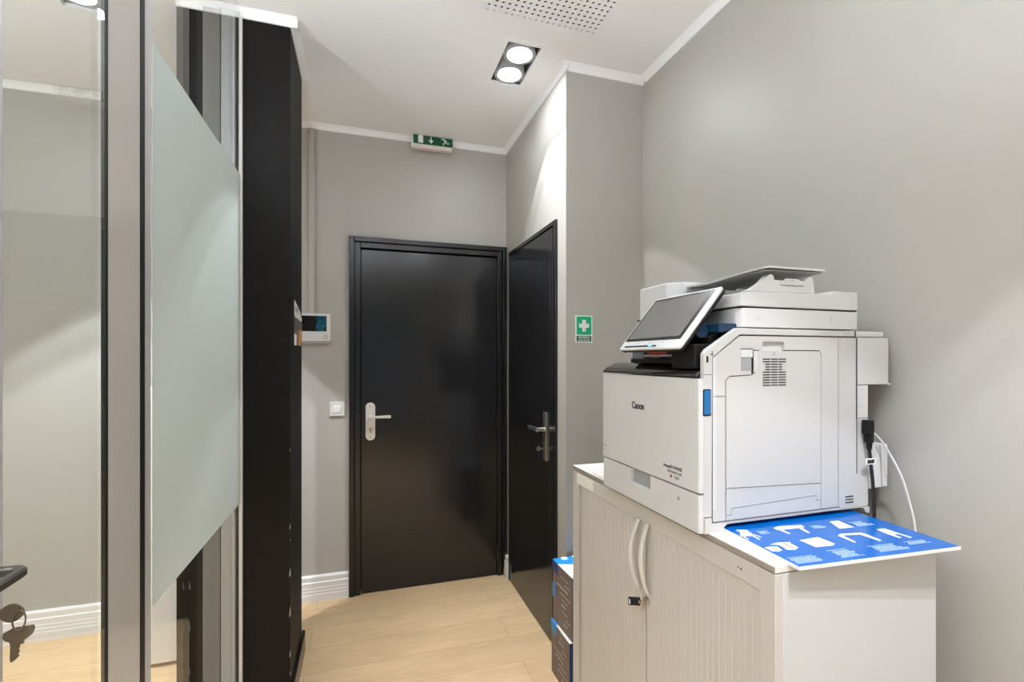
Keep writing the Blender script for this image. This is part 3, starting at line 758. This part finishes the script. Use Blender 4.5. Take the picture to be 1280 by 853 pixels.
    for u, v in ((.05, .35), (.42, .35), (.035, .03), (.42, .12)):
        if v > .1: MB().cyl((u, v, 0), (u, v, .0175), .015, 16).build('foot', DK, E)
    # ---- rear body
    MB().box(.4660, .5030, .0020, WP-.004, .2365, .3165).box(.4660, .5030, .0120, WP-.004, .022, .2365).build('rear_body', PL, E)
    MB().box(.4670, .5735, .0005, WP-.004, .3175, .4345).build('rear_unit', M['plastic'], E, bevel=.0025)
    MB().box(.5735, .5830, .0020, WP-.01, .3150, .3205).build('rear_fin', M['plastic'], E, bevel=.001)
    MB().box(.4640, .5570, .0015, WP-.004, .4362, .4495).build('rear_ledge', M['plastic'], E, bevel=.002)
    MB().box(.4590, .4615, .0010, .0100, .4340, .4500).build('ledge_seam', CO, E)
    lb = MB().prism([(.5045,.0565),(.5750,.0590),(.5750,.1660),(.5045,.1700)], 'y', .004, .10).build('rear_lower_box', M['plastic'], E, bevel=.002)
    MB().prism([(.5520,.0600),(.5555,.0600),(.5480,.1660),(.5450,.1660)], 'y', .0028, .0048).build('box_crease', M['plastic_mid'], lb)
    mb = MB()
    for z in (.305, .285, .265): mb.box(.470, .486, .0012, .0024, z-.004, z+.004)
    mb.build('service_label', M['plastic2'], E)
    # ---- top deck
    MB().prism([(.1045,.4470),(.4620,.4470),(.4620,.4515),(.1030,.4515)], 'y', .0125, WP-.004).build('top_deck', DK, E)
    # ---- scanner unit and document feeder
    def pl2(u0, u1, r): return rounded([(u0,0.002),(u1,0.002),(u1,WP),(u0+.020,WP)], [r, .006, .006, .01], 8)
    sc = MB().prism(pl2(.112, .4705, .020), 'z', .4535, .4970).build('scanner_unit', PL, E, bevel=.0015)
    MB().prism([(.118,.4972),(.468,.4972),(.468,.5008),(.118,.5008)], 'y', .006, WP-.004).build('scanner_gap', DK, E)
    mb = MB().prism(circ(.1620, .4760, .0060, 20), 'y', .0012, .0022); mb.build('scanner_cap', M['plastic2'], sc)
    mb = MB().prism(rect(.3790, .3830, .4690, .4840), 'y', .0012, .0022); mb.build('scanner_mark', M['plastic2'], sc)
    pr = [(.110,.5010),(.4690,.5010),(.4690,.5455),(.3860,.5455),(.3810,.5380),(.1380,.5340),(.1150,.5310)]
    ad = MB().prism(pr, 'y', .002, .30).build('document_feeder', PL, E, bevel=.002)
    # feeder hump at the far end
    hp = MB().prism(rounded([(.128,.300),(.128,.436),(.4690,.436),(.4690,.262),(.165,.262)], [.012,.008,.004,.004,.02]), 'z', .5008, .5980).build('feeder_hump', PL, E, bevel=.004)
    # guide support with two horns on the near edge
    gp = [(.1300,.5345),(.1500,.5420),(.1750,.5560),(.1930,.5720),(.2000,.5770),(.2075,.5740),(.2105,.5640),(.2980,.5640),(.3080,.5720),(.3200,.5775),(.3270,.5720),(.3320,.5380)]
    gd = MB().prism(gp, 'y', .004, .024).build('paper_guide', PL, E)
    MB().prism([(.2280,.5545),(.2960,.5545),(.2960,.5640),(.2920,.5640),(.2780,.5690),(.2420,.5690),(.2380,.5640),(.2250,.5640)], 'y', .0028, .0045).build('guide_clip', M['plastic2'], gd)
    mb = MB().box(.2275, .2965, .0024, .0034, .5528, .5538); mb.box(.2560, .2660, .0022, .0034, .5640, .5650); mb.build('clip_seam', PM, gd)
    # thin document tray above
    tr = MB(); t = .0045
    rows = []
    for v, lift in ((-.004, 0), (.03, -.0005), (.10, -.004), (.17, -.009), (.27, -.006)):
        rows.append([(.170, v, .5865+lift), (.1900, v, .5905+lift), (.3550, v, .5900+lift), (.3550, v, .5945+lift), (.1900, v, .5950+lift), (.168, v, .5910+lift)])
    tr.rings(rows); trob = tr.build('document_tray', PL, E)
    MB().rings([[(.174, v, .5845+l), (.350, v, .5860+l), (.350, v, .5885+l), (.174, v, .5860+l)] for v, l in ((.0, 0), (.10, -.004), (.17, -.009), (.26, -.006))]).build('tray_underside', M['tray_grey'], trob)
    # ribs / feeder slot under the tray
    mb = MB()
    for k in range(5): mb.box(.150, .330, .050+.035*k, .056+.035*k, .536, .548)
    mb.build('feed_guide', M['tray_grey'], ad)
    # ---- control panel
    a = Vector((-.030, 0, .4065)); b = Vector((.088, 0, .5480)); d = (b-a).normalized(); n = Vector((-d.z, 0, d.x)); L_ = (b-a).length
    cp = empty('control_panel', (0, 0, 0)); cp.parent = E
    v0, v1 = .028, .288
    def slabp(s0, s1, va, vb, h0, h1, nm, m, bev=0, par=cp, rad=.004, lab=None):
        pts = rounded([(va, s0), (vb, s0), (vb, s1), (va, s1)], rad, 5)
        bot = [a+d*s+Vector((0, v, 0))+n*h0 for v, s in pts]; top = [a+d*s+Vector((0, v, 0))+n*h1 for v, s in pts]
        return MB().rings([bot, top]).build(nm, m, par, bevel=bev, label=lab)
    slabp(.002, L_-.002, v0+.002, v1-.002, -.016, -.0062, 'panel_back', DK, .003)
    slabp(0, L_, v0, v1, -.006, .000, 'panel_frame', M['plastic'], .0015, rad=.008)
    slabp(.027, L_-.006, v0+.019, v1-.006, .0001, .0006, 'screen_bezel', M['bezel'])
    slabp(.036, L_-.013, v0+.030, v1-.014, .0007, .0011, 'touch_screen', M['screen'])
    slabp(.0065, .0115, v0+.095, v1-.022, .0001, .0006, 'status_bar', DK, rad=.001)
    slabp(.0065, .0125, v0+.113, v0+.128, .0005, .0010, 'status_light', M['cyan'], rad=.001)
    for v in (.105, .16, .21):
        slabp(.018, .0205, v, v+.003, .0001, .0006, 'panel_led', PM, rad=.0005)
    # black stem and navy hinge
    MB().prism(rounded(rect(.004, .056, .020, .110), [.004, .004, .004, .012]), 'z', .3600, .4150).build('panel_stem', DK, E, bevel=.003)
    MB().prism([(.056,.362),(.0990,.438),(.1005,.4515),(.080,.4515),(.050,.430),(.046,.415)], 'y', .030, .118).build('panel_neck', DK, E)
    MB().cyl((.041, .042, .4480), (.041, .150, .4480), .0180, 28).build('panel_hinge', M['navy'], E, smooth=True)
    MB().prism(rounded([(.060,.4400),(.098,.4480),(.1085,.4520),(.1085,.4615),(.060,.4615)], .003), 'y', .010, .120).build('hinge_bracket', M['navy'], E)
copier()

# carton under the screen on the copier's flap
def carton():
    e = empty('small_carton', (.728, 1.060, CT+.3834), 'small navy carton with orange lettering under the copier screen', 'carton')
    MB().box(0, .03, -.070, .068, 0, .026).build('carton_body', mat('carton_navy', (.006, .022, .09), .4), e, bevel=.0008)
    mb = MB(); y = .046
    for k in range(11):
        w = random.uniform(.004, .007); mb.box(-.0006, .0002, y-w, y, .0115, .0195); y -= w+.0018
    mb.build('carton_lettering', M['red2'], e)
    MB().box(-.0006, .0002, -.068, .066, .0045, .0090).build('white_band', M['white'], e)
    MB().box(-.0010, .0001, -.005, .028, .0010, .0055).build('orange_patch', M['orange'], e)
carton()

# ---------------------------------------------------------------- cables
def spline(pts, n=8):
    pts = [Vector(p) for p in pts]; out = []
    for i in range(len(pts)-1):
        p0, p1, p2, p3 = pts[max(i-1, 0)], pts[i], pts[i+1], pts[min(i+2, len(pts)-1)]
        for k in range(n):
            t = k/n; out.append(.5*((2*p1)+(p2-p0)*t+(2*p0-5*p1+4*p2-p3)*t*t+(3*p1-p0-3*p2+p3)*t**3))
    return out+[pts[-1]]
def power_cable():
    e = empty('power_cable', (XP+.49, YP, CT), 'black power cable with moulded plug at the back of the copier', 'power cable')
    mb = MB(); z0 = .232
    mb.prism(rounded(rect(-.013, .0075, -.019, -.0008), .003), 'z', z0-.034, z0)
    mb.prism(rounded(rect(-.008, .0075, -.018, -.002), .003), 'z', z0-.056, z0-.034)
    mb.build('plug', M['dark'], e, bevel=.002)
    mb = MB()
    for k in range(4): mb.prism(rounded(rect(-.005+.0004*k, .0065-.0004*k, -.016, -.004), .004), 'z', z0-.060-.0035*k, z0-.0575-.0035*k+.0008)
    mb.cyl((.001, -.010, z0-.075), (.001, -.010, z0-.050), .0045, 14)
    mb.build('strain_relief', M['dark'], e)
    MB().tube(spline([(.001, -.010, z0-.072), (.004, -.010, .14), (.0085, -.010, .11), (.0135, -.010, .07), (.0170, -.010, .03), (.0195, -.009, -.05), (.024, -.004, -.30), (.024, .03, -.70)]), .0040, 10).build('cord', M['cable'], e, smooth=True)
    tg = MB().box(-.019, .015, -.0165, -.0153, .124, .139).build('cable_tag', M['paper'], e, label='white tag with a bar code')
    mb = MB(); x = -.014
    while x < .009:
        w = random.choice((.0006, .001, .0016)); mb.box(x, x+w, -.0172, -.0164, .127, .136); x += w+random.choice((.0007, .0011))
    mb.build('bar_code', M['ink'], tg)
power_cable()
def lan_cable():
    pts = [(XP+.5060, YP+.0005, CT+.203), (XP+.513, YP-.004, CT+.199), (XP+.530, YP-.012, CT+.178), (XP+.546, YP-.020, CT+.148), (1.258, .826, 1.100), (1.262, .812, 1.045), (1.262, .800, .990), (1.255, .79, .90), (1.250, .80, .6), (1.255, .82, .3), (1.25, .9, .02)]
    tag(MB().tube(spline(pts), .0023, 10).build('network_cable', M['cablew'], smooth=True), 'thin white cable hanging from the back of the copier by the wall', 'cable')
lan_cable()

# ---------------------------------------------------------------- blue poster board under the copier
def poster():
    e = empty('furniture_poster', (.752, .665, CT+.0002), 'bright blue board printed with white office furniture drawings, sticking out under the copier', 'poster', rz=R(-3.51))
    w, h, t = .392, .297, .0062
    MB().box(0, w, 0, h, 0, t).build('board', M['white'], e)
    MB().box(.0012, w-.001, .0012, h-.001, t, t+.0004).build('printed_face', M['blue'], e)
    z0, z1 = t+.0002, t+.0008
    sh = [[(0.0186,0.1865),(0.042,0.1809),(0.0377,0.1686),(0.0373,0.1596),(0.027,0.1479),(0.0037,0.1525),(0.0081,0.1618),(0.0176,0.1704)],
      [(0.0067,0.1517),(0.0098,0.1509),(0.0068,0.1337),(0.0039,0.1325)],[(0.0278,0.151),(0.0318,0.1512),(0.0302,0.1281),(0.0262,0.1278)],[(0.0345,0.1554),(0.0375,0.1556),(0.0426,0.1379),(0.0396,0.1377)],
      [(0.1074,0.1769),(0.1241,0.1819),(0.1512,0.1806),(0.1815,0.1775),(0.1811,0.1664),(0.1613,0.1632),(0.1333,0.1625),(0.106,0.1658)],
      [(0.1102,0.1641),(0.1173,0.1625),(0.1176,0.1405),(0.1117,0.1391)],[(0.1613,0.1632),(0.1712,0.1648),(0.1621,0.1342),(0.1562,0.1328)],
      [(0.0065,0.0896),(0.0215,0.0905),(0.0348,0.0863),(0.0298,0.07),(0.019,0.0663),(0.0067,0.0705)],
      [(0.0289,0.1),(0.0487,0.1042),(0.079,0.101),(0.0733,0.0947),(0.0716,0.0735),(0.0561,0.0656),(0.0408,0.0696),(0.0443,0.0939)],
      [(0.1048,0.1046),(0.1566,0.1088),(0.159,0.0709),(0.1473,0.0651),(0.1071,0.0667)],
      [(0.2049,0.1058),(0.2175,0.1125),(0.2679,0.1076),(0.2714,0.0998),(0.2687,0.0626),(0.2617,0.0612),(0.2577,0.094),(0.2564,0.0999),(0.216,0.1044),(0.2092,0.0679),(0.2033,0.0666)],
      [(0.2654,0.1806),(0.2895,0.1801),(0.2861,0.1378),(0.246,0.1383)],
      [(0.3206,0.1149),(0.3426,0.1152),(0.3449,0.0933),(0.3444,0.0853),(0.348,0.0604),(0.341,0.059),(0.3396,0.082),(0.3256,0.0821),(0.3256,0.0651),(0.3177,0.0636),(0.3162,0.0875)]]
    for names in ((0, 1, 2, 3), (4, 5, 6), (7, 8), (9,), (10,), (11,), (12,)):      # chair, table, pouf, pad, frame, panel, stand
        mb = MB()
        for k in names: mb.prism(sh[k], 'z', z0, z1)
        mb.build('furniture_drawing', M['white'], e)
    z1 += .0004
    for x0, y0, x1, y1 in ((.0245,.082,.043,.083),(.012,.070,.028,.0715),(.058,.069,.0605,.099),(.118,.068,.119,.105),(.133,.067,.134,.106),(.150,.068,.1512,.107),(.326,.091,.343,.0925),(.021,.170,.036,.1715)):
        MB().box(x0, x1, y0, y1, z0, z1).build('drawing_line', M['ink'], e)
    for (x0, x1, y0, y1, n) in ((.0528,.086,.150,.167,4),(.194,.230,.149,.167,4),(.299,.350,.137,.166,5),(.008,.072,.009,.038,6),(.110,.168,.010,.048,6),(.208,.284,.014,.046,6),(.302,.364,.029,.046,4)):
        mb = MB()
        for k in range(n):
            y = y1-(y1-y0)*(k+.3)/n; hgt = (y1-y0)/n*.5; x = x0+random.uniform(0, .006)
            xe = x1-random.uniform(0, .018)
            if k in (0, n-1): mb.box(x0, xe, y-hgt*.45, y, z0, z1)
            else:
                while x < xe:
                    wd = random.uniform(.004, .010); mb.box(x, min(x+wd, xe), y-hgt, y, z0, z1); x += wd+.0016
        mb.build('text_block', M['poster_grey'], e)
poster()

# ---------------------------------------------------------------- two cartons of copy paper
def paper_box(z, rz, dx, label, tape, h=.262):
    e = empty('paper_carton', (.945+dx, 1.878, z), label, 'carton', rz=rz, group='cartons of copy paper on the floor')
    hx, hy = .135, .097
    MB().box(-hx, hx, -hy, hy, 0, h).build('carton', M['kraft'], e, bevel=.0015)
    MB().box(-hx-.0006, hx+.0006, -hy-.0012, -hy+.0002, .002, h-.001).build('blue_end', M['boxblue'], e)
    MB().box(-hx-.0005, hx, -hy-.001, hy+.001, h, h+.002).build('white_lid', M['white'], e)
    MB().prism([(-hx-.0012, hy+.0012), (hx, hy+.0012), (hx, .01), (-hx+.13, -.01), (-hx-.0012, .045)], 'z', h+.0018, h+.0032).build('blue_lid_print', M['boxcyan'], e)
    for cx, cy, r in ((-.085, .085, .016), (-.03, .09, .014), (.03, .085, .015)): MB().prism(circ(cx, cy, r, 16), 'z', h+.003, h+.0038).build('lid_dot', M['white'], e)
    mb = MB()
    for k in range(9):
        zz = .03+k*.024; y = -.085+random.uniform(0, .05)
        for q in range(random.randint(2, 4)):
            w = random.uniform(.008, .028); mb.box(-hx-.0008, -hx+.0002, y, y+w, zz, zz+.0035+.004*(k % 3 == 0)); y += w+.006
            if y > .07: break
    mb.build('side_print', mat('carton_print', (.48, .40, .33), .6), e)
    if tape: MB().prism([(.060, .115), (hy+.001, .100), (hy+.001, .165), (.055, .170)], 'x', -hx-.003, -hx-.0002).build('tape', M['tape'], e)
    mb = MB().prism([(.045, h-.048), (.098, h-.040), (.0985, h+.001), (.045, h+.001)], 'x', -hx-.0016, -hx-.0002)
    mb.build('blue_corner', M['boxcyan'] if not tape else M['boxblue'], e)
paper_box(0, R(0), -.004, 'brown and blue paper carton standing on the floor beside the cabinet', False, .228)
paper_box(.2320, R(1.5), .004, 'brown and blue paper carton on top of the other one beside the cabinet', True, .262)

# ---------------------------------------------------------------- added fill uplighters outside the frame, to brighten ceiling and walls
def uplighter(x, y, zt, watts, label):
    e = empty('added_fill_uplighter', (x, y, 0), label, 'fill light', group='added fill uplighters')
    MB().cyl((0, 0, 0), (0, 0, .018), .13, 36).cyl((0, 0, .018), (0, 0, .030), .13, 36, .03).build('base', M['dark'], e, smooth=True)
    MB().cyl((0, 0, .028), (0, 0, zt-.045), .011, 16).build('pole', M['steel'], e, smooth=True)
    n = 36; prof = [(.02, -.06), (.07, -.045), (.115, -.015), (.135, .02), (.130, .02), (.108, -.010), (.065, -.034), (.0, -.042)]
    MB().rings([[(max(r, .0005)*math.cos(2*math.pi*i/n), max(r, .0005)*math.sin(2*math.pi*i/n), zt+h) for i in range(n)] for r, h in prof]).build('bowl_shade', M['alu'], e, smooth=True)
    l = bpy.data.lights.new('added_fill_light', 'AREA'); l.shape = 'DISK'; l.size = .2; l.energy = watts; l.color = FILL_C; l.spread = R(170)
    o = bpy.data.objects.new('added_fill_light', l); COL.objects.link(o); o.parent = e; o.location = (0, 0, zt+.012); o.rotation_euler = (R(180), 0, 0)
uplighter(-.30, -.15, 1.60, FILL_CAM, 'added fill uplighter standing in the corridor just behind the camera')
uplighter(.60, -1.60, 1.60, FILL_ENTRY, 'added fill uplighter at the far entry end of the corridor')
uplighter(-1.80, .40, 1.75, FILL_OFFICE, 'added fill uplighter out of view in the glazed office')
